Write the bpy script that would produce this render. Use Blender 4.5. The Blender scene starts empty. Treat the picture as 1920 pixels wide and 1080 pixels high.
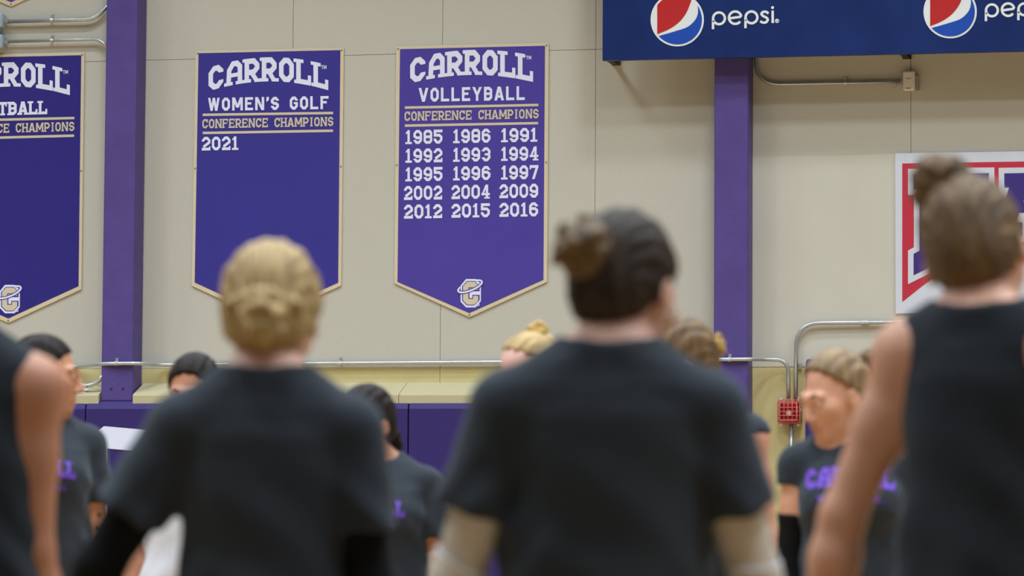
import bpy, bmesh, math, random
import numpy as np
from mathutils import Vector, Matrix
from mathutils.bvhtree import BVHTree

SC = bpy.context.scene
COL = SC.collection
R_ = math.radians

# ------------------------------------------------------------------ camera
FPX = 6500.0                       # focal length in pixels of a 1920 px wide frame
YAW, PITCH, ROLL = R_(12.98), R_(3.76), R_(0.37)
CAM = np.array([0.0, 0.0, 1.22])
DW = 24.4                          # distance of the end wall
_cy, _sy, _cp, _sp = math.cos(YAW), math.sin(YAW), math.cos(PITCH), math.sin(PITCH)
FWD = np.array([-_sy*_cp, _cy*_cp, _sp])
_r = np.array([_cy, _sy, 0.0]); _u = np.cross(_r, FWD)
RGT = math.cos(ROLL)*_r + math.sin(ROLL)*_u
UPV = -math.sin(ROLL)*_r + math.cos(ROLL)*_u
cd = bpy.data.cameras.new('camera'); cam = bpy.data.objects.new('camera', cd); COL.objects.link(cam)
cam.matrix_world = Matrix(((RGT[0], UPV[0], -FWD[0], CAM[0]), (RGT[1], UPV[1], -FWD[1], CAM[1]),
                           (RGT[2], UPV[2], -FWD[2], CAM[2]), (0, 0, 0, 1)))
cd.sensor_width = 36.0; cd.lens = FPX/1920*36.0
cd.clip_start = 0.1; cd.clip_end = 200
cd.dof.use_dof = True; cd.dof.focus_distance = 25.0; cd.dof.aperture_fstop = 4.2
SC.camera = cam

# ------------------------------------------------------------------ light of the hall
SC.view_settings.view_transform = 'Standard'; SC.view_settings.look = 'None'
SC.view_settings.gamma = 1.0; SC.view_settings.use_curve_mapping = False
SC.view_settings.exposure = 0.0
W = bpy.data.worlds.new('hall_light'); SC.world = W; W.use_nodes = True
W.node_tree.nodes['Background'].inputs[0].default_value = (0.86, 0.93, 1.0, 1)
W.node_tree.nodes['Background'].inputs[1].default_value = 0.06
LAMP_W = 154.0
for row, (dist, pw) in enumerate(((2.5, 0.5), (3.8, 0.5), (5.4, 0.65), (7.4, 0.7), (10.0, 0.8), (13.0, 0.9), (16.5, 1.0), (19.0, 0.85), (21.5, 0.3))):
    for cx in range(6):
        ld = bpy.data.lights.new('ceiling_lamp', 'AREA'); ld.shape = 'RECTANGLE'
        ld.spread = R_(125); ld.size = 1.2; ld.size_y = 0.5; ld.energy = LAMP_W*pw; ld.color = (0.84, 0.95, 1.06)
        lo = bpy.data.objects.new('ceiling_lamp', ld); COL.objects.link(lo)
        lo.location = (-17.0 + cx*4.6 + (row % 2)*0.7, DW - dist, 8.6)

# ------------------------------------------------------------------ helpers
def lin(r, g, b):
    f = lambda c: (c/255/12.92 if c/255 <= 0.04045 else ((c/255+0.055)/1.055)**2.4)
    return (f(r), f(g), f(b), 1.0)

def mat(name, rgb, rough=0.6, metal=0.0, var=0.06, scale=8.0, bump=0.0, bscale=60.0, spec=0.3, stretch=None, rgb2=None):
    m = bpy.data.materials.new(name); m.use_nodes = True
    nt = m.node_tree; N = nt.nodes; L = nt.links
    b = N['Principled BSDF']
    b.inputs['Roughness'].default_value = rough; b.inputs['Metallic'].default_value = metal
    b.inputs['Specular IOR Level'].default_value = spec
    tc = N.new('ShaderNodeTexCoord'); mp = N.new('ShaderNodeMapping')
    L.new(tc.outputs['Object'], mp.inputs[0])
    if stretch: mp.inputs['Scale'].default_value = stretch
    nz = N.new('ShaderNodeTexNoise'); nz.inputs['Scale'].default_value = scale; nz.inputs['Detail'].default_value = 5
    L.new(mp.outputs[0], nz.inputs['Vector'])
    cr = N.new('ShaderNodeValToRGB'); L.new(nz.outputs['Fac'], cr.inputs[0])
    c = lin(*rgb); c2 = lin(*rgb2) if rgb2 else None
    cr.color_ramp.elements[0].position = 0.3; cr.color_ramp.elements[1].position = 0.7
    cr.color_ramp.elements[0].color = c2 if c2 else tuple(v*(1-var) for v in c[:3])+(1,)
    cr.color_ramp.elements[1].color = c if c2 else tuple(min(1, v*(1+var)) for v in c[:3])+(1,)
    L.new(cr.outputs[0], b.inputs['Base Color'])
    if bump:
        n2 = N.new('ShaderNodeTexNoise'); n2.inputs['Scale'].default_value = bscale; n2.inputs['Detail'].default_value = 3
        L.new(mp.outputs[0], n2.inputs['Vector'])
        bp = N.new('ShaderNodeBump'); bp.inputs['Strength'].default_value = bump; bp.inputs['Distance'].default_value = 0.01
        L.new(n2.outputs['Fac'], bp.inputs['Height']); L.new(bp.outputs[0], b.inputs['Normal'])
    return m

M = {
 'wall': mat('beige_wall_panel', (189, 184, 170), .85, var=.06, scale=110, bump=.15, bscale=220),
 'wall_smooth': mat('cream_wall_board', (196, 191, 176), .7, var=.02, scale=3),
 'seam': mat('dark_joint', (152, 145, 128), .9),
 'yellow': mat('pale_yellow_paint', (204, 189, 134), .7, var=.05, scale=4),
 'ledge': mat('cream_ledge', (184, 172, 136), .6, var=.03, scale=3),
 'column': mat('purple_column_paint', (82, 67, 130), .5, var=.08, scale=6, bump=.25, bscale=70),
 'pad': mat('purple_pad_vinyl', (49, 35, 98), .55, var=.05, scale=4, bump=.05, bscale=40),
 'cream': mat('banner_cream_edge', (208, 193, 162), .6, var=.02),
 'violet': mat('banner_violet', (75, 61, 150), .45, var=.03, scale=3),  # slight reflection off the volleyball banner put into this brighter purple
 'indigo': mat('banner_indigo', (57, 51, 136), .45, var=.03, scale=3),
 'navy': mat('banner_navy', (46, 38, 122), .45, var=.03, scale=3),
 'white': mat('white_print', (222, 224, 240), .55, var=.01),
 'gold': mat('gold_print', (206, 192, 162), .55, var=.02),
 'screw': mat('screw_head', (120, 104, 70), .5, .4),
 'steel': mat('galvanised_steel', (188, 190, 188), .38, .75, var=.06, scale=20),
 'boxgrey': mat('grey_box_enamel', (168, 182, 190), .45, .2, var=.05),
 'signblue': mat('sign_blue', (27, 48, 104), .35, var=.12, scale=3, rgb2=(22, 40, 92)),
 'signred': mat('logo_red', (186, 42, 44), .4, var=.02),
 'logoblue': mat('logo_blue', (34, 76, 172), .4, var=.02),
 'logowhite': mat('logo_white', (226, 228, 226), .45, var=.01),
 'bracket': mat('dark_bracket', (60, 56, 52), .6, .5),
 'apwhite': mat('ap_plastic', (214, 206, 192), .5, var=.02),
 'apgrey': mat('ap_grey', (150, 146, 140), .5, var=.02),
 'strobe': mat('strobe_red', (146, 30, 30), .35, var=.08, scale=30),
 'cage': mat('cage_red_wire', (206, 104, 96), .4, .1),
 'lens': mat('strobe_lens', (225, 222, 215), .2, .2),
 'boardwhite': mat('sign_white_board', (204, 206, 214), .5, var=.02),
 'boardred': mat('sign_red_print', (188, 46, 66), .5, var=.02),
 'boardblue': mat('sign_blue_print', (62, 46, 118), .5, var=.02),
 'sticker': mat('sticker_paper', (214, 214, 206), .6, var=.01),
 'ink': mat('sticker_ink', (40, 38, 40), .6, var=.01),
 'shirt': mat('charcoal_shirt_fabric', (41, 45, 51), .85, var=.06, scale=14, bump=.15, bscale=30, spec=.2),
 'shirt2': mat('black_shirt_fabric', (31, 35, 40), .85, var=.06, scale=14, bump=.15, bscale=30, spec=.2),
 'sleeve': mat('black_sleeve_knit', (17, 17, 18), .9, var=.05, spec=.15),
 'whiteshirt': mat('white_shirt_fabric', (214, 214, 220), .85, var=.03, scale=10, bump=.15, bscale=30),
 'palesleeve': mat('pale_sleeve_knit', (210, 199, 190), .85, var=.05, scale=10, rgb2=(194, 176, 152)),
 'whitesleeve': mat('white_sleeve_knit', (226, 226, 228), .85, var=.03),
 'shorts': mat('black_shorts', (24, 24, 27), .85, spec=.2),
 'shoe': mat('white_shoe', (210, 210, 212), .5),
 'sole': mat('shoe_sole', (240, 240, 240), .6),
 'print': mat('purple_chest_print', (104, 62, 178), .6, var=.03),
 'lip': mat('lip', (190, 128, 108), .5), 
 'eyewhite': mat('eye_white', (225, 220, 215), .25, var=.01),
 'iris': mat('iris', (60, 42, 30), .2),
 'brow_d': mat('brow_dark', (52, 38, 30), .8), 'brow_l': mat('brow_light', (120, 94, 66), .8),
 'tie': mat('hair_tie_purple', (92, 70, 130), .7),
 'tattoo': mat('tattoo_ink', (44, 34, 32), .7),
 'floor': mat('maple_floor', (176, 148, 110), .3, var=.12, scale=3, stretch=(1, .08, 1)),
}
for k_ in ('shirt', 'shirt2'):
    bs = M[k_].node_tree.nodes['Principled BSDF']; bs.inputs['Sheen Weight'].default_value = .12; bs.inputs['Sheen Roughness'].default_value = .5; bs.inputs['Sheen Tint'].default_value = (.75, .88, 1, 1)
def skin(name, rgb): return mat(name, rgb, .5, var=.04, scale=12, spec=.35)
def hairm(name, rgb, rgb2, spec=.3): return mat(name, rgb, .6, scale=30, rgb2=rgb2, stretch=(3.2, .3, .5), bump=.4, bscale=80, spec=spec)

def ob(name, data, parent=None):
    o = bpy.data.objects.new(name, data); COL.objects.link(o)
    if parent: o.parent = parent
    return o
def tag(o, label, cat, group=None, kind=None):
    o['label'] = label; o['category'] = cat
    if group: o['group'] = group
    if kind: o['kind'] = kind
    return o
def empty(name, loc, rz=0.0):
    o = ob(name, None); o.location = loc; o.rotation_euler = (0, 0, rz); o.empty_display_size = .1
    return o
def setp(child, root):
    child.parent = root; child.matrix_parent_inverse = (Matrix.Translation(root.location) @ Matrix.Rotation(root.rotation_euler.z, 4, 'Z')).inverted()

class MB:
    """collects faces, links them as one mesh; coordinates are world, origin moved to the centre"""
    def __init__(s): s.v = []; s.f = []; s.m = []
    def poly(s, pts, mi=0):
        i = len(s.v); s.v += [tuple(p) for p in pts]; s.f.append(tuple(range(i, i+len(pts)))); s.m.append(mi)
    def print_poly(s, pts, mi=0):
        """flat print: every piece lies a hair over the piece before it"""
        dy = (len(s.f) % 14)*.00003; s.poly([(p[0], p[1]-dy, p[2]) for p in pts], mi)
    def box(s, c, h, mi=0, ax=None):
        A = ax or ((1, 0, 0), (0, 1, 0), (0, 0, 1)); A = np.array(A, float); c = np.array(c, float); i = len(s.v)
        for sx in (-1, 1):
            for sy in (-1, 1):
                for sz in (-1, 1): s.v.append(tuple(c+A[0]*h[0]*sx+A[1]*h[1]*sy+A[2]*h[2]*sz))
        for q in ((0, 1, 3, 2), (4, 6, 7, 5), (0, 4, 5, 1), (2, 3, 7, 6), (0, 2, 6, 4), (1, 5, 7, 3)):
            s.f.append(tuple(i+k for k in q)); s.m.append(mi)
    def prism(s, pts, dirv, mi=0):
        """closed outline extruded along dirv"""
        i = len(s.v); n = len(pts); d = np.array(dirv, float)
        s.v += [tuple(p) for p in pts]+[tuple(np.array(p)+d) for p in pts]
        s.f.append(tuple(range(i, i+n))); s.m.append(mi)
        s.f.append(tuple(range(i+2*n-1, i+n-1, -1))); s.m.append(mi)
        for k in range(n):
            a, b = i+k, i+(k+1) % n; s.f.append((b, a, a+n, b+n)); s.m.append(mi)
    def tube(s, pts, r, seg=12, mi=0, cap=True):
        P = [np.array(p, float) for p in pts]; n = len(P); i0 = len(s.v); prev = None
        rr = r if hasattr(r, '__len__') else [r]*n
        for k in range(n):
            t = P[min(k+1, n-1)]-P[max(k-1, 0)]; t /= np.linalg.norm(t)+1e-12
            if prev is None:
                a = np.array((0, 0, 1.0)) if abs(t[2]) < .8 else np.array((1.0, 0, 0))
            else: a = prev
            a = a-t*np.dot(a, t); a /= np.linalg.norm(a); prev = a; b = np.cross(t, a)
            for j in range(seg):
                an = 2*math.pi*j/seg; s.v.append(tuple(P[k]+rr[k]*(math.cos(an)*a+math.sin(an)*b)))
        for k in range(n-1):
            for j in range(seg):
                p = i0+k*seg+j; q = i0+k*seg+(j+1) % seg
                s.f.append((p, q, q+seg, p+seg)); s.m.append(mi)
        if cap:
            s.f.append(tuple(range(i0+seg-1, i0-1, -1))); s.m.append(mi)
            s.f.append(tuple(range(i0+(n-1)*seg, i0+n*seg))); s.m.append(mi)
    def build(s, name, mats, parent=None, smooth=False, bevel=0.0, keep=False):
        if not isinstance(mats, (list, tuple)): mats = [mats]
        V = np.array(s.v); c = np.zeros(3) if keep else (V.min(0)+V.max(0))/2
        me = bpy.data.meshes.new(name); me.from_pydata((V-c).tolist(), [], s.f)
        for m in mats: me.materials.append(m)
        me.polygons.foreach_set('material_index', s.m)
        me.polygons.foreach_set('use_smooth', [smooth]*len(s.f)); me.update()
        bm = bmesh.new(); bm.from_mesh(me); bmesh.ops.recalc_face_normals(bm, faces=bm.faces); bm.to_mesh(me); bm.free()
        o = ob(name, me); o.location = c
        if parent: setp(o, parent)
        if bevel:
            b = o.modifiers.new('bevel', 'BEVEL'); b.width = bevel; b.segments = 3; b.limit_method = 'ANGLE'
        return o

def ray(px, py): return FWD+RGT*(px-960)/FPX-UPV*(py-540)/FPX
def WP(px, py, off=0.0):
    """point on the plane parallel to the end wall, off metres in front of it, seen at this photo pixel"""
    d = ray(px, py); return CAM+d*((DW-off-CAM[1])/d[1])
def DP(px, py, depth): return CAM+ray(px, py)*depth
def fillet(pts, rad, n=8):
    P = [np.array(p, float) for p in pts]; out = [P[0]]
    for i in range(1, len(P)-1):
        a, b, c = P[i-1], P[i], P[i+1]; u = a-b; v = c-b; lu = np.linalg.norm(u); lv = np.linalg.norm(v)
        r = min(rad, lu*.49, lv*.49); p0 = b+u/lu*r; p1 = b+v/lv*r
        for k in range(n+1):
            t = k/n; out.append((1-t)**2*p0+2*t*(1-t)*b+t*t*p1)
    out.append(P[-1]); return out

# ------------------------------------------------------------------ block lettering
def stroke(pts, hw, closed=False):
    P = [np.array(p, float) for p in pts]; n = len(P); Lf = []; Rt = []
    for i in range(n):
        a = P[i-1] if (closed or i > 0) else None; c = P[(i+1) % n] if (closed or i < n-1) else None; b = P[i]
        def nr(p, q): d = (q-p)/np.linalg.norm(q-p); return np.array((-d[1], d[0]))
        if a is None: m = nr(b, c)
        elif c is None: m = nr(a, b)
        else:
            n1, n2 = nr(a, b), nr(b, c); m = n1+n2; m /= max(np.dot(m, n1), .35)
        Lf.append(b+m*hw); Rt.append(b-m*hw)
    return [[Lf[i], Lf[(i+1) % n], Rt[(i+1) % n], Rt[i]] for i in range(n if closed else n-1)]

def glyph(ch, t, slab, arch=False):
    wd = {'M': .98, 'W': 1.08, 'I': .46 if slab else .24, '1': .56, "'": .22, ' ': .6, 'T': .76, 'V': .86, 'Y': .84, 'A': .84, 'N': .82}
    w = wd.get(ch, .74)
    if ch == 'A' and arch: w = .82
    x0, x1, y0, y1, c, m = t/2, w-t/2, t/2, 1-t/2, .17, .5
    q = []
    S = lambda pts, cl=False: q.extend(stroke(pts, t/2, cl))
    def dg(xa, ya, xb, yb, k=1.0): h = t*.55*k; q.append([(xa-h, ya), (xa+h, ya), (xb+h, yb), (xb-h, yb)])
    def ft(x, y, e=.95):
        if slab: h = t*.62; q.append([(x-t*e, y), (x+t*e, y), (x+t*e, y+(h if y < .5 else -h)), (x-t*e, y+(h if y < .5 else -h))])
    octo = [(x0+c, y0), (x1-c, y0), (x1, y0+c), (x1, y1-c), (x1-c, y1), (x0+c, y1), (x0, y1-c), (x0, y0+c)]
    if ch in 'O0': S(octo, True)
    elif ch == 'C':
        S([(x1, .66), (x1, y1-c), (x1-c, y1), (x0+c, y1), (x0, y1-c), (x0, y0+c), (x0+c, y0), (x1-c, y0), (x1, y0+c), (x1, .34)])
        if slab and not arch: q.append([(x1-.02, .62), (x1+t/2, .62), (x1+t/2, 1), (x1-.02, 1)])
    elif ch == 'G':
        S([(x1, .68), (x1, y1-c), (x1-c, y1), (x0+c, y1), (x0, y1-c), (x0, y0+c), (x0+c, y0), (x1-c, y0), (x1, y0+c), (x1, .5)]); q.append([(w*.5, .42), (w, .42), (w, .57), (w*.5, .57)])
    elif ch == 'A':
        if arch:
            cc = .25; S([(x0+.02, 0), (x0+.06, y1-cc), (x0+cc, y1), (x1-cc*.6, y1), (x1, y1-cc*.6), (x1, 0)]); q.append([(x0, .33), (x1, .33), (x1, .33+t*.75), (x0, .33+t*.75)])
        else:
            dg(x0, 0, w/2-.02, 1); dg(x1, 0, w/2+.02, 1); q.append([(x0+.1, .2), (x1-.1, .2), (x1-.14, .2+t*.8), (x0+.14, .2+t*.8)])
        ft(x0+.02, 0); ft(x1, 0)
    elif ch in 'RPB':
        if ch == 'B':
            S([(x0, y0), (x1-c, y0), (x1, y0+c*.8), (x1, m-c*.5), (x1-c*.5, m), (x1, m+c*.5), (x1, y1-c*.8), (x1-c, y1), (x0, y1)])
            q.append([(0, 0), (t, 0), (t, 1), (0, 1)]); q.append([(x0, m-t*.4), (x1-c*.4, m-t*.4), (x1-c*.4, m+t*.4), (x0, m+t*.4)])
        else:
            S([(x0, y1), (x1-c, y1), (x1, y1-c), (x1, .42+c), (x1-c, .42), (x0, .42)]); q.append([(0, 0), (t, 0), (t, 1), (0, 1)])
            if ch == 'R': dg(w*.46, .42, x1+.02, 0); ft(x1+.04, 0, .8)
        ft(x0, 0); q.append([(-t*.45 if slab else 0, 1-t*.62), (t, 1-t*.62), (t, 1), (-t*.45 if slab else 0, 1)])
    elif ch == 'L':
        q.append([(0, 0), (t, 0), (t, 1), (0, 1)]); q.append([(0, 0), (w, 0), (w, t*.9), (0, t*.9)])
        if slab: q.append([(w-t*.7, 0), (w, 0), (w, .4), (w-t*.7, .4)]); ft(x0, 1, 1.1); ft(x0, 0, .95)
    elif ch in 'EF':
        q.append([(0, 0), (t, 0), (t, 1), (0, 1)]); q.append([(0, 1-t*.9), (w, 1-t*.9), (w, 1), (0, 1)]); q.append([(0, .44), (w*.78, .44), (w*.78, .44+t*.8), (0, .44+t*.8)])
        if ch == 'E': q.append([(0, 0), (w, 0), (w, t*.9), (0, t*.9)])
        if slab:
            q.append([(w-t*.6, .68), (w, .68), (w, 1), (w-t*.6, 1)])
            if ch == 'E': q.append([(w-t*.6, 0), (w, 0), (w, .32), (w-t*.6, .32)])
            ft(x0, 0)
    elif ch == 'M':
        for x in (x0, x1): q.append([(x-t/2, 0), (x+t/2, 0), (x+t/2, 1), (x-t/2, 1)]); ft(x, 0)
        dg(x0+.03, 1, w/2, .22); dg(x1-.03, 1, w/2, .22)
    elif ch == 'W':
        for a, b in ((x0, w*.3), (w*.5, w*.3), (w*.5, w*.7), (x1, w*.7)): dg(a, 1, b, 0, .86)
        ft(x0, 1); ft(x1, 1)
    elif ch == 'N':
        for x in (x0, x1): q.append([(x-t/2, 0), (x+t/2, 0), (x+t/2, 1), (x-t/2, 1)])
        dg(x0+.02, 1, x1-.02, 0); ft(x0, 0); ft(x1, 1)
    elif ch == 'H':
        for x in (x0, x1): q.append([(x-t/2, 0), (x+t/2, 0), (x+t/2, 1), (x-t/2, 1)]); ft(x, 0); ft(x, 1)
        q.append([(x0, .42), (x1, .42), (x1, .58), (x0, .58)])
    elif ch == 'V': dg(x0, 1, w/2, 0); dg(x1, 1, w/2, 0); ft(x0, 1); ft(x1, 1)
    elif ch == 'Y': dg(x0, 1, w/2, .42); dg(x1, 1, w/2, .42); q.append([(w/2-t/2, 0), (w/2+t/2, 0), (w/2+t/2, .5), (w/2-t/2, .5)])
    elif ch == 'T':
        q.append([(w/2-t/2, 0), (w/2+t/2, 0), (w/2+t/2, 1), (w/2-t/2, 1)]); q.append([(0, 1-t*.9), (w, 1-t*.9), (w, 1), (0, 1)]); ft(w/2, 0)
        if slab:
            for x in (0, w-t*.6): q.append([(x, .66), (x+t*.6, .66), (x+t*.6, 1), (x, 1)])
    elif ch == 'I': q.append([(w/2-t/2, 0), (w/2+t/2, 0), (w/2+t/2, 1), (w/2-t/2, 1)]); ft(w/2, 0); ft(w/2, 1)
    elif ch == '1':
        q.append([(w*.5-t/2, 0), (w*.5+t/2, 0), (w*.5+t/2, 1), (w*.5-t/2, 1)]); q.append([(w*.5, 1), (w*.08, .84), (w*.08, .7), (w*.5, .8)]); q.append([(0, 0), (w, 0), (w, t*.75), (0, t*.75)])
    elif ch == 'S':
        S([(x1, .7), (x1, y1-c), (x1-c, y1), (x0+c, y1), (x0, y1-c), (x0, m+c*.7), (x0+c, m), (x1-c, m), (x1, m-c*.7), (x1, y0+c), (x1-c, y0), (x0+c, y0), (x0, y0+c), (x0, .3)])
    elif ch == '2':
        S([(x0, .66), (x0, y1-c), (x0+c, y1), (x1-c, y1), (x1, y1-c), (x1, m+c*.5), (x0+.03, y0+t*.8)]); q.append([(0, 0), (w, 0), (w, t), (0, t)]); q.append([(w-t*.6, 0), (w, 0), (w, .3), (w-t*.6, .3)])
    elif ch == '3':
        S([(x0, .72), (x0, y1-c), (x0+c, y1), (x1-c, y1), (x1, y1-c), (x1, m+c*.6), (x1-c*.5, m), (x1, m-c*.6), (x1, y0+c), (x1-c, y0), (x0+c, y0), (x0, y0+c), (x0, .28)]); q.append([(w*.35, m-t*.4), (x1-c*.4, m-t*.4), (x1-c*.4, m+t*.4), (w*.35, m+t*.4)])
    elif ch == '4':
        q.append([(w*.66-t/2, 0), (w*.66+t/2, 0), (w*.66+t/2, 1), (w*.66-t/2, 1)]); q.append([(0, .24), (w, .24), (w, .24+t*.8), (0, .24+t*.8)]); dg(x0, .28, w*.6, .98, .8); q.append([(w*.35, 0), (w, 0), (w, t*.6), (w*.35, t*.6)])
    elif ch == '5':
        S([(x0, y0+c+.1), (x0, y0+c), (x0+c, y0), (x1-c, y0), (x1, y0+c), (x1, m+.02-c*.3), (x1-c, m+.1), (x0, m+.1)]); q.append([(0, .5), (t, .5), (t, 1), (0, 1)]); q.append([(0, 1-t), (w, 1-t), (w, 1), (0, 1)])
    elif ch in '69':
        pts = [(x1, .72), (x1, y1-c), (x1-c, y1), (x0+c, y1), (x0, y1-c), (x0, y0+c), (x0+c, y0), (x1-c, y0), (x1, y0+c), (x1, m-.02-c*.2), (x1-c, m+.06), (x0, m+.06)]
        if ch == '9': pts = [(w-x, 1-y) for x, y in pts]
        S(pts)
    elif ch == '7':
        q.append([(0, 1-t), (w, 1-t), (w, 1), (0, 1)]); q.append([(0, .7), (t*.6, .7), (t*.6, 1), (0, 1)]); dg(x1, .9, w*.42, 0)
    elif ch == '8':
        c2 = .12; S([(x0+c2, y0), (x1-c2, y0), (x1, y0+c2), (x1, m-c2*.6), (x1-c2*.5, m), (x1, m+c2*.6), (x1, y1-c2), (x1-c2, y1), (x0+c2, y1), (x0, y1-c2), (x0, m+c2*.6), (x0+c2*.5, m), (x0, m-c2*.6), (x0, y0+c2)], True)
        q.append([(x0, m-t*.5), (x1, m-t*.5), (x1, m+t*.5), (x0, m+t*.5)])
    elif ch == "'": q.append([(0, .62), (t, .74), (t*1.1, 1), (t*.1, 1)])
    return w, q

def text2d(s, t=.2, slab=True, gap=.17, arch=False):
    """quads of a word with cap height 1 and x scaled to 0..1"""
    x = 0; out = []
    for ch in s:
        w, q = glyph(ch, t, slab, arch); out += [[(px+x, py) for px, py in f] for f in q]; x += w+gap
    W_ = x-gap
    return [[(px/W_, py) for px, py in f] for f in out]

def wall_words(name, s, x0, y0, x1, y1, h, m, off, parent, **kw):
    """the same for two words, each its own mesh"""
    t, sl, gp = kw.get('t', .2), kw.get('slab', True), kw.get('gap', .17)
    L = [glyph(c, t, sl)[0]+gp for c in s]; tot = sum(L)-gp; k = s.index(' ')
    for a, b in ((0, k), (k+1, len(s))):
        u0 = sum(L[:a])/tot; u1 = (sum(L[:b])-gp)/tot
        wall_text(name, s[a:b], x0+(x1-x0)*u0, y0+(y1-y0)*u0, x0+(x1-x0)*u1, y0+(y1-y0)*u1, h, m, off, parent, **kw)
def wall_text(name, s, x0, y0, x1, y1, h, m, off, parent, arch=0.0, hr=None, **kw):
    """lettering on the wall between two baseline pixels, h pixels tall"""
    mb = MB(); hr = hr or h
    for f in text2d(s, **kw):
        pts = []
        for u, v in f:
            py = y0+(y1-y0)*u-v*(h+(hr-h)*u)-arch*(1-(2*u-1)**2)
            pts.append(WP(x0+(x1-x0)*u, py, off))
        mb.print_poly(pts)
    return mb.build(name, m, parent)
def wall_poly(name, polys, m, off, parent):
    mb = MB()
    for p in polys: mb.print_poly([WP(x, y, off) for x, y in p])
    return mb.build(name, m, parent)

# ------------------------------------------------------------------ the setting
def struct(o): o['kind'] = 'structure'; return o
mb = MB(); mb.poly([(-22, -3, 0), (16, -3, 0), (16, DW+.3, 0), (-22, DW+.3, 0)]); struct(mb.build('floor', M['floor'], keep=True))

XL, XR = -16.0, 8.0
zt = WP(640, 104)[2]                                # horizontal panel joint
zy = WP(700, 690)[2]                                # top of the yellow band
xs = [WP(x, 300)[0] for x in (-295, -14, 266, 547, 828, 1116, 1411, 1708, 2000, 2300)]
xs = [XL]+xs+[XR]
mb = MB(); g = .0016
xcol = WP(1411, 400)[0]
for a, b in zip(xs[:-1], xs[1:]):
    mid = (a+b)/2
    for z0, z1 in ((zy, zt), (zt, 6.6), (6.6, 9.4)):
        mb.box((mid, DW+.05, (z0+z1)/2), ((b-a)/2-g, .05, (z1-z0)/2-g), 0)
    mb.box((mid, DW+.05, zy/2), ((b-a)/2-g, .05, zy/2), 2)
mb.box(((XL+XR)/2, DW+.13, 4.7), ((XR-XL)/2, .04, 4.7), 1)
struct(mb.build('wall_back', [M['wall'], M['seam'], M['yellow']], keep=True))
# smoother board let onto the wall of the right bay
zb = WP(1560, 291)[2]; mb = MB()
top = [(xcol-.06+i*.18, zb+random.Random(i).uniform(-.004, .004)) for i in range(20)]
out = [(xcol-.06, zy)]+top+[(top[-1][0], zy)]
mb.prism([(x, DW-.004, z) for x, z in out], (0, .004, 0)); struct(mb.build('trim_1', M['wall_smooth'], keep=True))
# sloping ledge over the padding, left of the right column
zl0 = WP(600, 718)[2]; zl1 = WP(600, 744, .24)[2]; xr1 = WP(1346, 600)[0]
colx = [(WP(197, 400, .2)[0]+WP(253, 400, .2)[0])/2, (WP(1341, 400, .2)[0]+WP(1402, 400, .2)[0])/2]
colw = (WP(255, 400, .2)[0]-WP(196, 400, .2)[0])/2
mb = MB()
bays = [(XL, WP(9, 400)[0]-1.2), (WP(9, 400)[0]-1.18, colx[0]-colw-.01), (colx[0]+colw+.01, WP(763, 730)[0]), (WP(764, 730)[0], colx[1]-colw-.01)]
for a, b in bays:
    mb.prism([(a, DW, zl0), (a, DW-.235, zl1+.02), (a, DW-.24, zl1+.01), (a, DW-.24, zl1-.05), (a, DW, zl1-.05)], (b-a, 0, 0))
struct(mb.build('trim_2', M['ledge'], keep=True))

# columns
for i, lab in ((0, 'purple painted steel column between the cropped banner and the golf banner'), (1, 'purple painted steel column under the blue sponsor sign')):
    mb = MB(); zb0 = 0.0 if i else zl1-.03
    mb.box((colx[i], DW-.115, (9.0+zb0)/2), (colw, .105, (9.0-zb0)/2))
    c = tag(mb.build('column', M['column'], bevel=.012), lab, 'column')
    if i == 0:
        for px in (208.5, 230.5): bo = MB(); p = WP(px, 729, .22); bo.tube([p, p+np.array((0, -.004, 0))], .008, 8); bo.build('bolt', M['ink'], c)

# padding along the foot of the wall
def pad(name, x0, x1, z1, label, off0=.0, off1=.262, depth0=.0):
    root = tag(empty(name, ((x0+x1)/2, DW-off1/2, .06)), label, 'wall pad')
    n = max(1, round((x1-x0)/1.25)); w = (x1-x0)/n
    for k in range(n):
        m_ = MB(); a = x0+k*w+.004; b = x0+(k+1)*w-.004; ya = DW-off0-.002; yb = DW-off1
        pr = [(ya, .06), (yb+.03, .06), (yb, .09), (yb, z1-.075), (yb+.012, z1-.045), (yb+.035, z1-.02), (yb+.07, z1-.006), (ya, z1)]
        m_.prism([(a, y, z) for y, z in pr], (b-a, 0, 0)); m_.build('pad_panel', M['pad'], root, bevel=.004)
    return root
zp = WP(600, 747, .27)[2]
wp1 = pad('wall_pad', WP(-420, 800, .26)[0], WP(1398, 800, .26)[0], zp, 'long purple vinyl wall padding below the cream ledge', .0, .262)
big = [[(160, 826), (195, 799), (330, 811), (365, 850), (365, 880), (318, 880), (318, 855), (305, 850), (201, 841), (201, 985), (215, 1000), (305, 1004), (318, 990), (318, 960), (365, 960), (365, 1000), (330, 1040), (195, 1034), (160, 1000)]]
wall_poly('lettering', big, M['white'], .266, wp1)
xr0 = WP(1509, 700, .1)[0]
wp2 = pad('wall_pad', xr0, xr0+3.6, WP(1509, 672, .1)[2], 'purple vinyl wall pad right of the red alarm, behind the profile-turned player', .0, .1)
wall_poly('lettering', [[(1690, 860), (1760, 860), (1760, 905), (1738, 905), (1738, 960), (1700, 1010), (1690, 1010)]], M['white'], .104, wp2)
wall_poly('label', [[(1669, 1029), (1682, 1029), (1682, 1044), (1669, 1044)]], M['sticker'], .104, wp2)

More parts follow.
